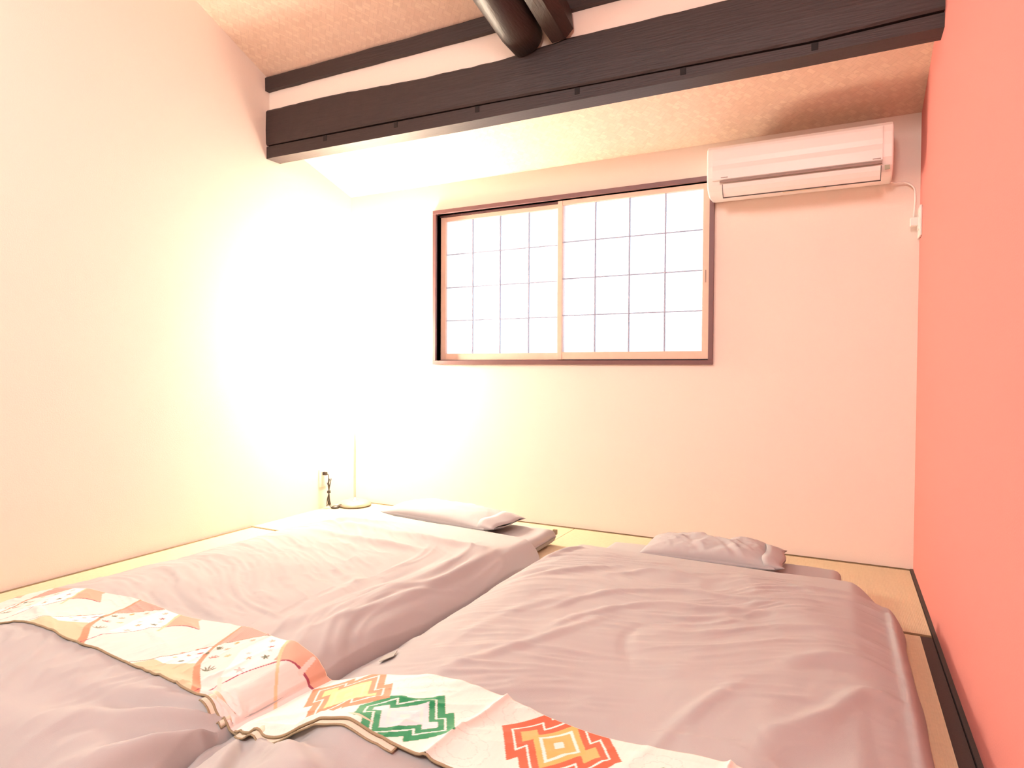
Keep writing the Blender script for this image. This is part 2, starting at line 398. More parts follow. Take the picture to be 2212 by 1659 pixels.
box('bottom_label', AX0+.36, AX0+.56, -.14, -.12, 1.8885, 1.891, M['lining'], ac)
# wall outlet in the corner with the unit's flex
so = empty('corner_outlet', (W-.008, -.05, 1.69), 'white outlet on the salmon wall just below the air conditioner', 'outlet')
box('plate', W-.010, W, -.115, -.012, 1.62, 1.765, M['plastic'], so, .003)
box('socket_face', W-.014, W-.009, -.092, -.035, 1.655, 1.73, M['plastic'], so, .002)
bm = bmesh.new(); addprism(bm, [(-.079, 1.675), (-.079, 1.715), (-.048, 1.715), (-.048, 1.675)], 0, W-.045, W-.013); bm_obj('plug', bm, M['plastic'], so, bevel=.003)
bm = bmesh.new(); addtube(bm, spline([(3.424, -.055, 1.905), (3.45, -.045, 1.898), (3.495, -.035, 1.897), (3.530, -.035, 1.868), (3.537, -.04, 1.82), (3.534, -.05, 1.76), (3.528, -.062, 1.700)]), .0042, 8)
bm_obj('power_flex', bm, M['plastic'], ac, smooth=True)

# ------------------------------------------------------------------ noise
def lattice(seed, n=64): return np.random.default_rng(seed).random((n, n))*2-1
def vn(x, y, seed):
    g = lattice(seed); n = g.shape[0]
    xi = np.floor(x).astype(int); yi = np.floor(y).astype(int); fx = x-xi; fy = y-yi
    sxx = fx**3*(fx*(fx*6-15)+10); syy = fy**3*(fy*(fy*6-15)+10)
    a = g[xi % n, yi % n]; b = g[(xi+1) % n, yi % n]; c = g[xi % n, (yi+1) % n]; d = g[(xi+1) % n, (yi+1) % n]
    return (a*(1-sxx)+b*sxx)*(1-syy)+(c*(1-sxx)+d*sxx)*syy
def fbm(x, y, seed, o=3):
    s = 0; a = 1
    for k in range(o): s = s+a*vn(x*2**k, y*2**k, seed+k*11); a *= .5
    return s
def ridge(x, y, seed): return (1-np.abs(vn(x, y, seed))*1.6)
def crease(x, y, seed):
    a = 1-np.abs(vn(x, y, seed))*1.9; return np.clip(a, -.4, 1)**1 * (0.55+.45*vn(x*.6+3, y*.35, seed+1))-.3
def segdist(x, y, pts):
    """distance to a polyline, position 0..1 along it, signed side"""
    best = np.full(x.shape, 9.); tt = np.zeros(x.shape); n = len(pts)-1; sg = np.zeros(x.shape)
    for i in range(n):
        (ax, ay), (bx, by) = pts[i], pts[i+1]; dx, dy = bx-ax, by-ay; L = dx*dx+dy*dy
        t = np.clip(((x-ax)*dx+(y-ay)*dy)/L, 0, 1); px, py = ax+t*dx, ay+t*dy
        d = np.hypot(x-px, y-py); m = d < best
        best = np.where(m, d, best); tt = np.where(m, (i+t)/n, tt); sg = np.where(m, np.sign((x-ax)*dy-(y-ay)*dx), sg)
    return best, tt, sg
def sp2(pts, n=6): return [(p.x, p.y) for p in spline([(a, b, 0) for a, b in pts], n)]
def fold(x, y, pts, w, amp):
    d, t, s = segdist(x, y, sp2(pts)); e = np.sin(PI*np.clip(t, .02, .98))**.6
    return amp*e*np.exp(-(d/w)**2)

# ------------------------------------------------------------------ duvets
def prof01(d, w): 
    q = np.clip(d/w, 0, 1); return (1-(1-q)**2.6)**.85
def prof2(d, w):
    q = np.clip(d/w, 0, 1); return np.sin(q*PI/2)**1.0
class Duvet: pass
LD_ = Duvet(); LD_.x0, LD_.x1, LD_.yf = .32, 1.972, -3.12
RD_ = Duvet(); RD_.x0, RD_.x1, RD_.yf = 1.976, 3.452, -3.12
FARL = ([.32, .455, .674, .875, 1.14, 1.37, 1.59, 1.855, 1.93, 1.98], [.03, .105, .163, .195, .192, .178, .188, .204, .178, .12])
NEARL = ([.32, .60, .955, 1.07, 1.20, 1.43, 1.63, 1.85, 1.93, 1.98], [.03, .12, .201, .228, .223, .207, .199, .192, .175, .13])
FARR = ([1.976, 2.02, 2.2, 2.316, 2.41, 2.51, 2.638, 2.783, 2.974, 3.10, 3.36, 3.45], [.10, .118, .173, .199, .199, .187, .163, .153, .170, .175, .12, .06])
NEARR = ([1.976, 2.04, 2.15, 2.25, 2.337, 2.456, 2.6, 2.8, 3.1, 3.36, 3.45], [.12, .138, .160, .215, .230, .210, .202, .19, .18, .13, .06])
def profile(x, y, F_, N_):
    # smooth interpolation of the swell of the filling across the bed
    def ev(T_):
        xs = np.linspace(T_[0][0], T_[0][-1], 160); ys = np.interp(xs, *T_); k = np.hanning(9); k /= k.sum()
        ys = np.convolve(np.pad(ys, 4, 'edge'), k, 'valid'); return np.interp(x, xs, ys)
    t = np.clip((-2.365-y)/.32, 0, 1); t = t*t*(3-2*t)
    return ev(F_)*(1-t)+ev(N_)*t
def blend_w(y): return np.where(y > -2.40, np.exp(-((y+2.40)/.42)**2), 1.0)
def left_h(x, y):
    yh = np.interp(x, [.3, .7, 1.2, 1.6, 2.0], [-.76, -.72, -.77, -.80, -.86])
    a = prof2(x-LD_.x0, .60); b = .40+.60*prof01(LD_.x1-x, .20); c = .45*prof01(yh-y, .05)+.55*prof2(yh-y, .50); d = prof01(y-LD_.yf, .22)
    h = .180*a*b*c
    h = h+.009*a*b*c*fbm(x*2.6, y*2.2, 3)
    w = blend_w(y); h = (h*(1-w)+profile(x, y, FARL, NEARL)*w)*d-.004*w
    # creases: broad swells of the filling, then the finer wrinkles of the cotton cover
    wx = x+.10*vn(x*2, y*2, 5); wy = y+.10*vn(x*2, y*2, 6)
    flank = np.clip((x-1.45)/.35, 0, 1)
    h = h+c*a*(1-flank)*(.0095*crease(wx*2.0-wy*.8, wx*4.0+wy*8.5, 21)+.0075*crease(wx*4-wy*2, wx*9+wy*17, 22)+.0042*crease(wx*9-wy*4, wx*16+wy*34, 23))
    h = h+c*flank*prof01(LD_.x1-x, .10)*(.017*crease(wx*13+wy*1.5, wy*1.4, 24)+.008*crease(wx*28+wy*2, wy*3.0, 25))
    for p, w_, am in (([(.80, -1.16), (.93, -1.06), (1.10, -.90), (1.4, -.92)], .045, .022), ([(.90, -1.14), (1.30, -1.18), (1.60, -1.22), (1.86, -1.18)], .040, .020),
                      ([(.86, -1.30), (1.28, -1.37), (1.65, -1.38)], .030, .014), ([(1.80, -1.10), (1.80, -1.60), (1.76, -2.05), (1.68, -2.40)], .040, .014),
                      ([(1.84, -1.0), (1.87, -1.5), (1.85, -2.0), (1.80, -2.32)], .022, .014), ([(1.40, -1.6), (1.62, -1.85), (1.70, -2.3)], .03, .008)):
        h = h+fold(x, y, p, w_, am)*prof01(LD_.x1-x, .08)
    return h, yh
def right_h(x, y):
    yh = np.interp(x, [1.95, 2.10, 2.6, 3.0, 3.25, 3.46], [-.86, -.81, -.825, -.835, -.82, -.86])
    a = .40+.60*prof01(x-RD_.x0, .26); b = .40*prof01(RD_.x1-x, .05)+.60*prof01(RD_.x1-x, .40); c = .50*prof01(yh-y, .05)+.50*prof01(yh-y, .30); d = prof01(y-RD_.yf, .22)
    h = .168*a*b*c
    h = h+.009*a*b*c*fbm(x*2.4+4, y*2.4, 43)
    w = blend_w(y); h = (h*(1-w)+profile(x, y, FARR, NEARR)*w)*d-.004*w
    wx = x+.10*vn(x*2.2, y*2.2, 45); wy = y+.10*vn(x*2.2, y*2.2, 46)
    h = h+b*c*a*(.0085*crease(wx*1.8+wy*.8, wy*8.5-wx*3.0, 51)+.0055*crease(wx*4+wy*2, wy*17-wx*6, 52)+.0030*crease(wx*9, wy*30-wx*14, 53)+.003*crease(wx*10, wy*4, 54))
    for p, w_, am in (([(2.32, -1.80), (2.45, -1.53), (2.69, -1.36), (2.93, -1.32), (3.20, -1.18)], .018, .010),
                      ([(2.42, -1.94), (2.48, -1.71), (2.65, -1.53), (2.87, -1.46), (3.12, -1.36)], .018, .010),
                      ([(2.10, -1.55), (2.22, -1.36), (2.45, -1.14)], .022, .012), ([(2.06, -1.25), (2.14, -1.08), (2.2, -.9)], .022, .018),
                      ([(2.40, -1.30), (2.58, -1.16), (2.75, -1.16)], .018, .009), ([(2.69, -1.66), (2.66, -1.82), (2.74, -2.02)], .022, -.007),
                      ([(3.10, -1.80), (3.22, -1.68), (3.40, -1.62)], .028, .014), ([(3.08, -2.22), (3.22, -2.02), (3.30, -1.84), (3.40, -1.78)], .024, .016),
                      ([(3.12, -2.30), (3.24, -2.16), (3.31, -1.94)], .035, -.020), ([(3.05, -1.55), (3.22, -1.45), (3.36, -1.46)], .02, .008),
                      ([(2.30, -2.34), (2.42, -2.02), (2.56, -1.66)], .022, .010), ([(2.85, -2.5), (2.92, -2.2), (3.05, -1.9)], .02, .008),
                      ([(3.40, -.90), (3.405, -1.24), (3.41, -1.69), (3.41, -2.5)], .016, .022), ([(2.20, -2.2), (2.26, -1.8), (2.42, -1.5)], .03, .008)):
        h = h+fold(x, y, p, w_, am)*prof01(x-RD_.x0, .08)
    return h, yh
# gathers that run from the pinched spot between the duvets towards the viewer
def gathers(x, y):
    cx_, cy_ = 1.99, -2.66
    rr = np.hypot(x-cx_, y-cy_)+1e-6; an = np.arctan2(y-cy_, x-cx_)
    e = np.exp(-(rr/.36)**2)*np.clip(rr/.10, 0, 1)*np.clip((-(y-cy_)+.05)/.1, 0, 1)
    g = np.sin(an*10+1.3*np.sin(an*3.1+1)+rr*3)+.55*np.sin(an*21+2+rr*6)
    return e*.022*(np.abs(g)**.8*np.sign(g)+.15*vn(x*22, y*22, 77))
MATS = [(.80, 1.83, -2.45, -.40, .095), (2.17, 3.25, -2.45, -.47, .095)]
def matt_top(x, y):
    z = np.zeros(np.shape(x))
    for x0, x1, y0, y1, t in MATS: z = np.where((x > x0-.012) & (x < x1+.012) & (y > y0-.012) & (y < y1+.012), t, z)
    return z
def duvet_z(which, x, y):
    h, yh = (left_h if which == 'l' else right_h)(x, y)
    h = h+gathers(x, y)
    h = np.maximum(h, .010)
    mt = matt_top(x, y)
    inside = (yh-y > .004)
    soft = np.zeros(np.shape(x))
    for x0, x1, y0, y1, t in MATS:
        d = np.hypot(np.maximum(np.maximum(x0-.02-x, x-x1-.02), 0), np.maximum(np.maximum(y0-.02-y, y-y1-.02), 0))
        q = np.clip(1-d/.20, 0, 1); soft = np.maximum(soft, (t+.014+.036*np.clip(h/.08, 0, 1))*q*q*(3-2*q))
    k = .012; dd = h-soft     # smooth maximum, so no crease at the mattress edge
    return np.where(mt > 0, np.maximum(.5*(h+soft+np.sqrt(dd*dd+k*k))-.002, mt+.014), .5*(h+soft+np.sqrt(dd*dd+k*k))-.002*(h > .02)), yh
def duvet(which, D, name, label):
    nx, ny = 250, 360
    s, t = np.meshgrid(np.linspace(0, 1, nx), np.linspace(0, 1, ny), indexing='ij')
    x = D.x0+s*(D.x1-D.x0)
    _, yh = (left_h if which == 'l' else right_h)(x, np.zeros_like(x))
    t2 = t**1.25
    # rounded corners
    e = np.abs(2*s-1); cr_ = np.clip((e-.86)/.14, 0, 1); rnd = .11*(1-np.sqrt(1-np.clip(cr_, 0, .9999)**2))
    y = (yh-rnd)+t2*(D.yf+rnd-(yh-rnd))
    # uneven side edges
    x = x+.010*vn(y*5, y*0+3, 91)*(np.abs(2*s-1)**6)
    z, _ = duvet_z(which, x, y)
    # smooth the step where the cover falls off the mattress
    for _ in range(5):
        zz = z.copy(); zz[1:-1, 1:-1] = .25*(z[:-2, 1:-1]+z[2:, 1:-1]+z[1:-1, :-2]+z[1:-1, 2:]); 
        k = (np.abs(zz-z) > .0012); z = np.where(k, zz, z)
    brd = (s < 1e-6) | (s > 1-1e-6) | (t < 1e-6) | (t > 1-1e-6)
    mt = matt_top(x, y)
    z = np.where(brd, mt+.008, z)
    z = np.maximum(z, mt+.008)
    zb = np.where(brd, mt+.006, np.minimum(np.maximum(mt+.003, .003), z-.003))
    vt = np.stack([x, y, z], -1).reshape(-1, 3); vb = np.stack([x, y, zb], -1).reshape(-1, 3)
    idx = np.arange(nx*ny).reshape(nx, ny)
    q = np.stack([idx[:-1, :-1], idx[1:, :-1], idx[1:, 1:], idx[:-1, 1:]], -1).reshape(-1, 4)
    qb = q[:, ::-1]+nx*ny
    loop = list(idx[:, 0])+list(idx[-1, 1:])+list(idx[-2::-1, -1])+list(idx[0, -2:0:-1]); loop = np.array(loop); l2 = np.roll(loop, -1)
    qs = np.stack([loop, loop+nx*ny, l2+nx*ny, l2], -1)
    me = bpy.data.meshes.new(name); me.from_pydata(np.concatenate([vt, vb]).tolist(), [], np.concatenate([q[:, ::-1], qb[:, ::-1], qs[:, ::-1]]).tolist())
    me.materials.append(M['duvet']); me.polygons.foreach_set('use_smooth', [True]*len(me.polygons)); me.update()
    o = bpy.data.objects.new(name, me); C.objects.link(o); tag(o, label, 'duvet')
    D.X, D.Y, D.Z, D.s = x, y, z, s
    return o
dl = duvet('l', LD_, 'duvet', 'mauve duvet on the left, nearer the lamp, covered by the floral runner')
dr = duvet('r', RD_, 'duvet', 'mauve duvet on the right beside the salmon wall, under the diamond-pattern runner')

def mattress(x0, x1, y0, y1, t, label, seed):
    nx, ny = 60, 90
    bm = bmesh.new(); n = 8; r_ = t/2
    # rounded slab through a superellipse section
    U = np.linspace(-1, 1, nx); V = np.linspace(-1, 1, ny)
    u_, v_ = np.meshgrid(U, V, indexing='ij')
    cx_, cy_ = (x0+x1)/2, (y0+y1)/2; hx, hy = (x1-x0)/2, (y1-y0)/2
    u2_ = np.sign(u_)*(1-(1-np.abs(u_))**1.7); v2_ = np.sign(v_)*(1-(1-np.abs(v_))**1.7)
    X = cx_+u2_*hx*(1-.010*v2_**4); Y = cy_+v2_*hy*(1-.008*u2_**4)
    dd = np.minimum((1-np.abs(u2_))*hx, (1-np.abs(v2_))*hy)
    k = np.sqrt(np.clip(1-(1-np.clip(dd/r_, 0, 1))**2, 0, 1))
    wr = .004*vn(X*9, Y*9, seed)*k
    zt = t/2+t/2*k*.96+wr*.5-.002; zb_ = t/2-t/2*k*.98+.002
    me_v = np.concatenate([np.stack([X, Y, zt], -1).reshape(-1, 3), np.stack([X, Y, zb_], -1).reshape(-1, 3)])
    idx = np.arange(nx*ny).reshape(nx, ny)
    q = np.stack([idx[:-1, :-1], idx[1:, :-1], idx[1:, 1:], idx[:-1, 1:]], -1).reshape(-1, 4)
    loop = list(idx[:, 0])+list(idx[-1, 1:])+list(idx[-2::-1, -1])+list(idx[0, -2:0:-1]); loop = np.array(loop); l2 = np.roll(loop, -1)
    qs = np.stack([loop, loop+nx*ny, l2+nx*ny, l2], -1)
    me = bpy.data.meshes.new('futon_mattress'); me.from_pydata(me_v.tolist(), [], np.concatenate([q, q[:, ::-1]+nx*ny, qs]).tolist())
    me.materials.append(M['mattress']); me.polygons.foreach_set('use_smooth', [True]*len(me.polygons))
    o = bpy.data.objects.new('futon_mattress', me); C.objects.link(o); tag(o, label, 'mattress'); return o
ml = mattress(*MATS[0][:4], MATS[0][4], 'left futon mattress, its sheeted head corner showing beside the left pillow', 61)
mr = mattress(*MATS[1][:4], MATS[1][4], 'right futon mattress, its sheeted head showing on both sides of the right pillow', 62)
box('corner_loop', 1.805, 1.83, -.412, -.396, .055, .085, M['hem'], ml, .004)

# ------------------------------------------------------------------ pillows
def pillow(cx_, cy_, z0, L, Wd, H, rot, label, seed, flap=.05, lump=.006):
    t = empty('pillow', (cx_, cy_, z0), label, 'pillow')
    n, m_ = 90, 60
    u_, v_ = np.meshgrid(np.linspace(-1, 1, n), np.linspace(-1, 1, m_), indexing='ij')
    uu = np.sign(u_)*(1-(1-np.abs(u_))**1.5); vv = np.sign(v_)*(1-(1-np.abs(v_))**1.5)
    k = ((1-np.abs(uu)**3.0)*(1-np.abs(vv)**2.6)); k = np.clip(k, 0, 1)**.55
    pinch = 1-.06*np.abs(uu)**6*(1-np.abs(vv)**2)
    X = uu*L/2*(1-.05*np.abs(vv)**6*0)*(1-.035*(1-np.abs(vv)**2)*(np.abs(uu)**8)); Y = vv*Wd/2*(1-.07*(1-np.abs(uu)**2)*(np.abs(vv)**8))
    wr = lump*fbm(X*14+seed, Y*14, seed, 3)*k+.004*ridge(X*20+Y*12, Y*6, seed+5)*k
    zt = H*.42+H*.58*k+wr; zb_ = H*.42-H*.42*k**.8
    c_, s_ = math.cos(rot), math.sin(rot)
    def R(a, b): return a*c_-b*s_, a*s_+b*c_
    Xr, Yr = R(X, Y)
    idx = np.arange(n*m_).reshape(n, m_)
    vs = np.concatenate([np.stack([Xr, Yr, zt], -1).reshape(-1, 3), np.stack([Xr, Yr, zb_], -1).reshape(-1, 3)])
    q = np.stack([idx[:-1, :-1], idx[1:, :-1], idx[1:, 1:], idx[:-1, 1:]], -1).reshape(-1, 4)
    loop = list(idx[:, 0])+list(idx[-1, 1:])+list(idx[-2::-1, -1])+list(idx[0, -2:0:-1]); loop = np.array(loop); l2 = np.roll(loop, -1)
    qs = np.stack([loop, loop+n*m_, l2+n*m_, l2], -1)
    me = bpy.data.meshes.new('cushion'); me.from_pydata(vs.tolist(), [], np.concatenate([q, q[:, ::-1]+n*m_, qs]).tolist())
    me.materials.append(M['pillow']); me.polygons.foreach_set('use_smooth', [True]*len(me.polygons))
    o = bpy.data.objects.new('cushion', me); link(o, t)
    # open end of the pillowcase: a slightly fuller sleeve with two plies
    bm = bmesh.new(); nn = 40; rings = []
    for j, (uo, sc) in enumerate(((-.05, .90), (-.025, .80), (.0, .58), (flap*.5, .34), (flap, .13))):
        ring = []
        for i in range(nn):
            a = i*2*PI/nn; yy = math.cos(a)*Wd/2*(.97-.02*j); e = abs(math.sin(a))**.7*(1 if math.sin(a) > 0 else -1)
            zz = H*.46+e*H*.44*sc*(1+.12*math.sin(a*5+seed+j*.6))
            xx = L/2+uo+.006*math.sin(a*4+seed)
            a2, b2 = R(xx, yy); ring.append(bm.verts.new((a2+cx_, b2+cy_, max(zz, .006)+z0)))
        rings.append(ring)
    for A, B in zip(rings, rings[1:]):
        for i in range(nn): bm.faces.new((A[i], A[(i+1) % nn], B[(i+1) % nn], B[i]))
    o2 = bm_obj('open_end', bm, M['pillow'], t, smooth=True)
    mo = o2.modifiers.new('thick', 'SOLIDIFY'); mo.thickness = .003
    return t
pillow(1.22, -.57, .094, .76, .35, .105, math.radians(-7), 'mauve pillow at the head of the left futon, nearer the lamp', 71, .045, .004)
pillow(2.70, -.645, .094, .58, .335, .105, math.radians(2), 'crumpled mauve pillow at the head of the right futon', 83, .03, .010)

# ------------------------------------------------------------------ runners
# sampled drape: the cloth follows the higher of the two duvets and bridges the gap between them
def combined(x, y):
    zl = duvet_z('l', x, y)[0]*(x > LD_.x0)*(x < LD_.x1-.002)
    zr = duvet_z('r', x, y)[0]*(x > RD_.x0+.002)*(x < RD_.x1)
    return np.maximum(zl, zr)
def drape(x, y, lift=.006, sig=14):
    z = combined(x, y)
    base = z.copy()
    zs = z.copy(); k = np.exp(-np.linspace(-2, 2, 2*sig+1)**2); k /= k.sum()
    zp = np.pad(zs, ((sig, sig), (0, 0)), 'edge'); zs = sum(k[i]*zp[i:i+z.shape[0]] for i in range(2*sig+1))
    s2 = 6; k2 = np.exp(-np.linspace(-2, 2, 2*s2+1)**2); k2 /= k2.sum()
    zp = np.pad(zs, ((0, 0), (s2, s2)), 'edge'); zs = sum(k2[i]*zp[:, i:i+z.shape[1]] for i in range(2*s2+1))
    return np.maximum(zs, base)+lift
def inpoly(X, Y, P):
    ins = np.zeros(X.shape, bool); n = len(P); j = n-1
    for i in range(n):
        xi, yi = P[i]; xj, yj = P[j]
        if yi != yj:
            c_ = ((yi > Y) != (yj > Y)) & (X < (xj-xi)*(Y-yi)/(yj-yi)+xi)
            ins ^= c_
        j = i
    return ins
def stroke(X, Y, pts, w, smooth=True):
    d, t, s = segdist(X, Y, sp2(pts, 5) if smooth else pts); return d < (w(t) if callable(w) else w)
def runner(name, x0, x1, y0, y1, paint, label, step=.0022, lift=.006, seams=()):
    nx = int((x1-x0)/step); ny = int((y1-y0)/step)
    X, Y = np.meshgrid(np.linspace(x0, x1, nx), np.linspace(y0, y1, ny), indexing='ij')
    col = paint(X, Y)
    Y2 = Y+.006*np.sin(X*5+1)+.004*np.sin(X*13)
    # drape on a coarser grid, then interpolate
    c = 3; Z = drape(X[::c, ::c], Y2[::c, ::c], lift)
    gx = np.linspace(0, Z.shape[0]-1, nx); gy = np.linspace(0, Z.shape[1]-1, ny)
    gx = np.arange(nx)/c; gy = np.arange(ny)/c
    ix = np.clip(gx.astype(int), 0, Z.shape[0]-2); iy = np.clip(gy.astype(int), 0, Z.shape[1]-2); fx = np.clip(gx-ix, 0, 1)[:, None]; fy = np.clip(gy-iy, 0, 1)[None]
    Zf = (Z[ix][:, iy]*(1-fx)+Z[ix+1][:, iy]*fx)*(1-fy)+(Z[ix][:, iy+1]*(1-fx)+Z[ix+1][:, iy+1]*fx)*fy
    for sxm, amp in seams: Zf = Zf+amp*np.exp(-np.abs((X-sxm-.05*(Y-y0))/.008)**1.2)
    root = empty(name, ((x0+x1)/2, (y0+y1)/2, float(Zf.min())), label, 'bed runner'); off = np.array(root.location)
    v = np.stack([X, Y2, Zf], -1).reshape(-1, 3)-off
    idx = np.arange(nx*ny).reshape(nx, ny)
    q = np.stack([idx[:-1, :-1], idx[1:, :-1], idx[1:, 1:], idx[:-1, 1:]], -1).reshape(-1, 4)
    me = bpy.data.meshes.new('patterned_face'); me.from_pydata(v.tolist(), [], q.tolist())
    ca = me.color_attributes.new('print', 'FLOAT_COLOR', 'POINT')
    ca.data.foreach_set('color', np.concatenate([col.reshape(-1, 3), np.ones((nx*ny, 1))], 1).astype(np.float32).ravel())
    me.materials.append(vcol_mat('woven_pattern_'+name)); me.polygons.foreach_set('use_smooth', [True]*len(me.polygons)); me.update()
    link(bpy.data.objects.new('patterned_face', me), root)
    # lining ply just below, with its olive edge showing along the near side
    bm = bmesh.new(); K = range(0, nx, 4)
    pts = [(X[i, 0], Y2[i, 0], Zf[i, 0]-.0018) for i in K]
    addtube(bm, pts, .0030, 6); bm_obj('hem', bm, M['hem'], root, smooth=True)
    bm = bmesh.new(); pts = [(X[i, -1], Y2[i, -1], Zf[i, -1]-.0012) for i in K]
    addtube(bm, pts, .0014, 5); bm_obj('far_hem', bm, M['lining'], root, smooth=True)
    return root, X, Y2, Zf

def S(c):  # sRGB 0-255 to linear
    c = np.array(c)/255.; return np.where(c <= .04045, c/12.92, ((c+.055)/1.055)**2.4)
CREAM = S((222, 211, 205)); CREAM2 = S((228, 217, 210)); WHITE = S((240, 234, 228)); TAN = S((200, 186, 154))
PINK = S((206, 152, 140)); ORG = S((220, 138, 108)); ORG2 = S((206, 160, 138)); CRIM = S((150, 66, 84)); GOLD = S((220, 190, 150)); DGR = S((96, 104, 80)); LINE = S((128, 112, 84))
def paint_left(X, Y):
    out = np.empty(X.shape+(3,)); out[:] = CREAM
    out += (.02*vn(X*200, Y*30, 7))[..., None]
    def put(m, c): out[m] = c
    P = .488
    for k in range(-4, 2):
        x = X-k*P; y = Y
        sel = (x > 1.5) & (x < 2.2)
        def pm(pts): return inpoly(x, y, pts)
        last = k == 0
        # floral panel between the thin dark line and the crimson line
        put(pm([(1.56, -2.70), (1.611, -2.608), (1.674, -2.49), (1.748, -2.382), (1.77, -2.34), (2.06, -2.34), (2.01, -2.432), (1.944, -2.43), (1.902, -2.443), (1.88, -2.495), (1.863, -2.554), (1.86, -2.613), (1.85, -2.70)]), CREAM2)
        put(pm([(1.674, -2.49), (1.611, -2.608), (1.60, -2.63), (1.646, -2.632), (1.717, -2.586), (1.72, -2.565)]), WHITE)
        put(pm([(1.600, -2.63), (1.646, -2.632), (1.717, -2.586), (1.76, -2.606), (1.83, -2.66), (1.85, -2.70), (1.58, -2.70)]), TAN)
        put(pm([(1.633, -2.34), (1.633, -2.38), (1.674, -2.49), (1.681, -2.473), (1.748, -2.382), (1.775, -2.34)]), PINK)
        put(pm([(1.763, -2.34), (1.763, -2.361), (1.772, -2.482), (1.835, -2.595), (1.863, -2.57), (1.87, -2.50), (1.895, -2.44), (1.865, -2.42), (1.828, -2.357), (1.82, -2.34)]), WHITE)
        put(pm([(1.826, -2.34), (1.828, -2.357), (1.868, -2.425), (1.880, -2.465), (1.902, -2.443), (1.944, -2.43), (2.01, -2.432), (2.05, -2.34)]), ORG2)
        if last:
            put(pm([(1.826, -2.34), (1.828, -2.357), (1.868, -2.425), (1.880, -2.465), (1.902, -2.443), (1.944, -2.43), (2.01, -2.432), (2.05, -2.34)]), ORG2)
        else:   # the cream panel of the next repeat begins behind the orange triangle
            put(pm([(1.93, -2.34), (1.937, -2.38), (2.01, -2.432), (2.05, -2.34)]), CREAM)
        tx = np.sin(x*900+y*300) > .3
        put(pm([(1.64, -2.34), (1.64, -2.38), (1.672, -2.478), (1.748, -2.382), (1.775, -2.34)]) & tx, PINK*.93)
        put(stroke(x, y, [(1.775, -2.34), (1.748, -2.382), (1.674, -2.49), (1.611, -2.608), (1.57, -2.69)], .0016) & sel, LINE)
        put(stroke(x, y, [(1.62, -2.34), (1.633, -2.38), (1.674, -2.49), (1.715, -2.565), (1.755, -2.606), (1.83, -2.66), (1.86, -2.69)], lambda t: .002+.010*t), ORG)
        put(stroke(x, y, [(1.85, -2.69), (1.86, -2.613), (1.863, -2.554), (1.88, -2.495), (1.902, -2.443), (1.944, -2.430), (2.01, -2.436)], lambda t: .0018+.006*np.clip(t-.5, 0, 1)*(1 if last else .15)), CRIM)
        put(stroke(x, y, [(1.815, -2.34), (1.828, -2.357), (1.87, -2.43), (1.917, -2.487), (1.98, -2.555), (2.035, -2.607)] if last else [(1.815, -2.34), (1.828, -2.357), (1.87, -2.43), (1.915, -2.50)], lambda t: .0052-.002*t), GOLD)
        if last: put(stroke(x, y, [(1.840, -2.600), (1.878, -2.635), (1.918, -2.669)], .0055), S((234, 208, 196))); put(stroke(x, y, [(1.935, -2.375), (1.949, -2.441)], .006), S((238, 204, 196)))
        # plum blossoms, leaves and bamboo sprays printed on the panel
        def blossom(cx_, cy_, rr, c):
            a = np.arctan2(y-cy_, x-cx_); d = np.hypot(x-cx_, y-cy_); put(d < rr*(.72+.28*np.cos(5*a)), np.array(c))
        for cx_, cy_, rr, c in ((1.793, -2.389, .010, S((214, 168, 150))), (1.824, -2.42, .0095, S((150, 90, 90))), (1.841, -2.439, .008, S((228, 196, 190))), (1.854, -2.468, .011, DGR),
                                (1.799, -2.477, .008, S((196, 190, 186))), (1.822, -2.497, .010, S((222, 150, 120))), (1.846, -2.546, .013, S((186, 180, 176))), (1.813, -2.358, .008, S((176, 166, 170)))):
            blossom(cx_, cy_, rr, c)
        def leaf(cx_, cy_, L_, ang, c, w_=.0022):
            dx, dy = x-cx_, y-cy_; a_ = dx*math.cos(ang)+dy*math.sin(ang); b_ = -dx*math.sin(ang)+dy*math.cos(ang)
            put((a_ > 0) & (a_ < L_) & (np.abs(b_) < w_*np.sin(PI*np.clip(a_/L_, 0, 1))), np.array(c))
        for cx_, cy_, L_, c, seed in ((1.702, -2.506, .022, DGR, 1), (1.739, -2.552, .028, S((190, 110, 100)), 2), (1.788, -2.600, .036, DGR, 3), (1.735, -2.495, .020, ORG2, 4), (1.772, -2.520, .020, GOLD*.9, 5), (1.755, -2.421, .018, ORG2, 6), (1.725, -2.45, .018, S((214, 160, 110)), 7), (1.70, -2.53, .016, DGR, 8)):
            for q in range(5): leaf(cx_, cy_, L_*(1-.12*abs(q-2)), .5+q*.42+seed*.3, c)
        for cx_, cy_, L_, ang, c in ((1.668, -2.552, .026, .9, S((190, 70, 70))), (1.645, -2.541, .016, .9, S((214, 110, 80))), (1.655, -2.571, .014, .7, ORG2), (1.664, -2.604, .02, .8, DGR), (1.632, -2.598, .016, .8, GOLD), (1.655, -2.525, .018, 1.0, S((200, 110, 90))), (1.685, -2.577, .018, .8, S((180, 176, 196))), (1.625, -2.57, .014, .9, S((200, 140, 120)))):
            leaf(cx_, cy_, L_, ang, c, .0035)
    return out
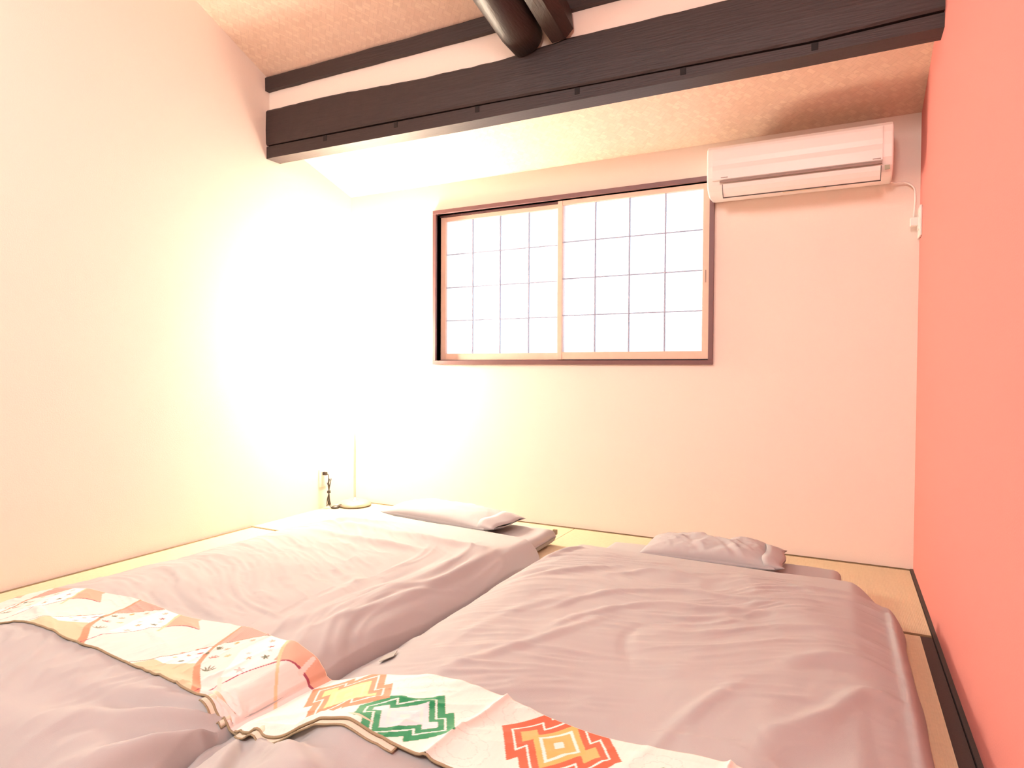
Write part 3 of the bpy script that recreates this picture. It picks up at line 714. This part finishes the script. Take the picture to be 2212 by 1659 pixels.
def paint_right(X, Y):
    base = S((238, 228, 219)); out = np.empty(X.shape+(3,)); out[:] = base
    out += (.015*vn(X*300, Y*40, 17))[..., None]
    # faint chrysanthemum outlines: rings of arcs
    for cx_, cy_ in ((2.56, -2.62), (2.52, -2.52), (2.92, -2.45), (2.95, -2.60), (3.10, -2.5), (2.32, -2.41), (2.10, -2.44), (3.3, -2.55), (2.60, -2.40)):
        d = np.hypot(X-cx_, Y-cy_); a = np.arctan2(Y-cy_, X-cx_)
        for r0 in (.028, .05): out[np.abs(d-r0*(1+.14*np.abs(np.sin(a*5)))) < .0009] = base*.84
        out[(np.abs(np.sin(a*5)) < .04) & (d > .028) & (d < .052)] = base*.86
    def matsu(c, ax1, ax2, s_, m, rim, inner, core, sq):
        """a square with two smaller ones pushed out at opposite corners, banded rim"""
        a, b = X-c[0], Y-c[1]; det = ax1[0]*ax2[1]-ax1[1]*ax2[0]
        p = (a*ax2[1]-b*ax2[0])/det; q = (ax1[0]*b-ax1[1]*a)/det
        def rect(x0, x1, y0, y1, d): return (p > x0+d) & (p < x1-d) & (q > y0+d) & (q < y1-d)
        def shape(d): return rect(-1, 1, -1, 1, d) | rect(-1-s_, -m, m, 1+s_, d) | rect(m, 1+s_, -1-s_, -m, d)
        wv = np.sin(p*60)*np.sin(q*9) > .6
        out[shape(0)] = rim; out[shape(.21)] = WHITE; out[shape(.26)] = rim; out[shape(.42)] = inner; out[shape(.42) & wv] = inner*.97
        mm = np.maximum(np.abs(p), np.abs(q)); out[mm < .56] = core; out[(mm < .44) & (mm > .36)] = sq; out[mm < .22] = core*.95; out[mm < .12] = sq*.97
    GRN = S((20, 136, 84)); RED = S((228, 98, 66)); LIL = S((228, 220, 224))
    matsu((2.397, -2.5832), (.0575, .0679), (-.045, .0717), .23, .0, GRN, LIL, S((224, 216, 220)), S((230, 220, 216)))
    matsu((2.156, -2.485), (.069, .054), (-.062, .092), .25, .0, S((230, 132, 98)), S((240, 222, 140)), S((242, 226, 150)), S((244, 230, 164)))
    matsu((2.7106, -2.4643), (.0498, .1009), (-.0577, .0918), .26, .0, RED, S((232, 180, 112)), S((226, 178, 104)), WHITE)
    matsu((2.915, -2.575), (.0575, .0679), (-.045, .0717), .23, .0, GRN, LIL, S((224, 216, 220)), S((230, 220, 216)))
    matsu((3.22, -2.50), (.050, .090), (-.055, .085), .26, .0, RED, S((232, 180, 112)), S((226, 178, 104)), WHITE)
    return out
RY0, RY1 = -2.685, -2.365
rl, Xl, Yl, Zl = runner('bed_runner', .20, 2.05, RY0, RY1, paint_left, 'floral kimono-sash runner with orange ribbons across the left duvet')
rr_, Xr, Yr, Zr = runner('bed_runner', 1.99, 3.50, RY0, RY1, paint_right, 'white kimono-sash runner with green and orange stepped diamonds across the right duvet', lift=.012, seams=((2.515, .012), (3.03, .010)))
# the folded-under ply peeping out at the near side of the right runner
def ply(root, X, Y, Z, xa, xb, out_, dz, name, m):
    sel = [i for i in range(0, X.shape[0], 4) if xa < X[i, 0] < xb]; bm = bmesh.new(); R_ = []
    for i in sel:
        w_ = out_*(1 if callable(out_) is False else 1)
        R_.append([bm.verts.new((X[i, 0], Y[i, 0]+.03, Z[i, 0]-dz)), bm.verts.new((X[i, 0], Y[i, 0]-w_, Z[i, 0]-dz-.002))])
    for A, B in zip(R_, R_[1:]): bm.faces.new((A[0], A[1], B[1], B[0]))
    o = bm_obj(name, bm, m, root, smooth=True); mo = o.modifiers.new('s', 'SOLIDIFY'); mo.thickness = .0015
    bm = bmesh.new(); addtube(bm, [(X[i, 0], Y[i, 0]-out_, Z[i, 0]-dz-.002) for i in sel]+[(X[sel[-1], 0], Y[sel[-1], 0]+.004, Z[sel[-1], 0]-dz)], .0024, 5); bm_obj('ply_edge', bm, M['hem'], root, smooth=True)
ply(rr_, Xr, Yr, Zr, 2.00, 2.455, .017, .0055, 'folded_ply', M['lining'])
ply(rl, Xl, Yl, Zl, 1.885, 1.965, .016, .003, 'folded_ply', M['lining'])

# grey care tag on the inner edge of the right duvet
tz = float(combined(np.array([[2.06]]), np.array([[-2.2]]))[0, 0])
bm = bmesh.new(); pts = []
for a, b in ((2.035, -2.20), (2.055, -2.245), (2.085, -2.215), (2.065, -2.17)):
    z = float(combined(np.array([[a]]), np.array([[b]]))[0, 0]); pts.append(bm.verts.new((a, b, z+.007)))
bm.faces.new(pts); o = bm_obj('care_tag', bm, M['tagcloth'], dr); mo = o.modifiers.new('s', 'SOLIDIFY'); mo.thickness = .002

# ------------------------------------------------------------------ lamp, outlet, cord
LX, LY = .150, -.135
lamp = empty('floor_lamp', (LX, LY, 0), 'lit floor lamp with a round pale metal foot in the back left corner', 'lamp')
bm = bmesh.new(); rg = lathe(bm, [(.110, .004), (.115, .012), (.112, .022), (.096, .034), (.050, .042), (.016, .046), (.012, .060)], (LX, LY, 0)); bm.faces.new(rg[0]); bm.faces.new(rg[-1])
bm_obj('base', bm, M['steel'], lamp, smooth=True)
bm = bmesh.new(); rg = lathe(bm, [(.111, .0005), (.114, .004), (.114, .008), (.108, .009)], (LX, LY, 0)); bm.faces.new(rg[0]); bm.faces.new(rg[-1])
bm_obj('base_rim', bm, M['foot'], lamp)
bm = bmesh.new(); addtube(bm, [(LX, LY, .045), (LX, LY, 1.04)], .0085, 16); bm_obj('pole', bm, M['plastic'], lamp, smooth=True)
SR, SZ0, SZ1 = .145, 1.00, 1.32
bm = bmesh.new(); lathe(bm, [(SR+.015, SZ0), (SR-.01, SZ1)], (LX, LY, 0), 64); o = bm_obj('lamp_shade', bm, M['shade'], lamp, smooth=True)
mo = o.modifiers.new('s', 'SOLIDIFY'); mo.thickness = .002
bm = bmesh.new()
for k in range(3): a = k*2*PI/3; addtube(bm, [(LX, LY, 1.03), (LX+(SR+.01)*math.cos(a), LY+(SR+.01)*math.sin(a), 1.02)], .002, 6)
bm_obj('shade_holder', bm, M['steel'], lamp)
bm = bmesh.new(); rg = lathe(bm, [(.012, 1.04), (.014, 1.07), (.028, 1.10), (.033, 1.13), (.028, 1.16), (.008, 1.175)], (LX, LY, 0), 24); bm.faces.new(rg[0]); bm.faces.new(rg[-1])
bm_obj('bulb', bm, M['bulb'], lamp, smooth=True)
pl = bpy.data.lights.new('lamp_light', 'POINT'); pl.energy = 60; pl.color = (1, .88, .70); pl.shadow_soft_size = .10
po = bpy.data.objects.new('lamp_light', pl); link(po, lamp); po.location = (0, 0, 1.215)

ot = empty('wall_outlet', (.003, -.30, .21), 'white outlet plate on the left wall beside the lamp, black plug in it', 'outlet')
box('plate', 0, .007, -.335, -.265, .15, .27, M['plastic'], ot, .002)
box('socket_face', .006, .010, -.317, -.283, .165, .255, M['plastic'], ot, .001)
bm = bmesh.new(); addprism(bm, [(-.310, .232), (-.310, .254), (-.290, .254), (-.290, .232)], 0, .0095, .040)
cd = empty('lamp_cord', (.03, -.28, 0), 'black bundled lamp cord hanging from the outlet to a small foot switch', 'cord')
bm_obj('plug', bm, M['cable'], cd, bevel=.003)
bm = bmesh.new()
addtube(bm, spline([(.038, -.30, .243), (.050, -.295, .235), (.050, -.288, .20), (.045, -.285, .14), (.045, -.285, .05), (.05, -.28, .015)], 8), .0026, 6)
random.seed(4)
for k in range(5):
    a = random.uniform(-1, 1)*.014; b = random.uniform(-1, 1)*.014; w_ = random.uniform(.010, .022); t0 = random.uniform(.17, .215); t1 = random.uniform(.012, .035)
    pts = [(.047, -.285, .118), (.045+w_*.4, -.285+a-w_*.5, .165), (.047+a, -.285+b, t0), (.045-w_*.4, -.285+a+w_*.6, .165), (.046, -.283, .115), (.045+w_*.5, -.285-w_*.7+b, .07), (.046+b, -.285+a, t1), (.045-w_*.3, -.285+w_*.7, .065), (.047, -.285, .118)]
    addtube(bm, spline(pts, 8), .0024, 6)
for k in range(3):   # the tie round the bundle
    addtube(bm, [(.046+.011*math.cos(a), -.285+.011*math.sin(a), .108+k*.006) for a in [i*2*PI/14 for i in range(15)]], .0024, 6)
bm_obj('bundle', bm, M['cable'], cd, smooth=True)
bm = bmesh.new(); rg = lathe(bm, [(.026, .001), (.030, .004), (.029, .010), (.020, .016), (.006, .018)], (.085, -.265, 0), 24); bm.faces.new(rg[0]); bm.faces.new(rg[-1])
bm_obj('foot_switch', bm, M['cable'], cd, smooth=True)
bm = bmesh.new(); addtube(bm, spline([(.05, -.28, .015), (.058, -.275, .005), (.075, -.27, .008)], 6), .0026, 6)
addtube(bm, spline([(.095, -.262, .010), (.112, -.255, .022), (.118, -.235, .024), (.112, -.222, .012)], 8), .0026, 6)
bm_obj('lead', bm, M['cable'], cd, smooth=True)
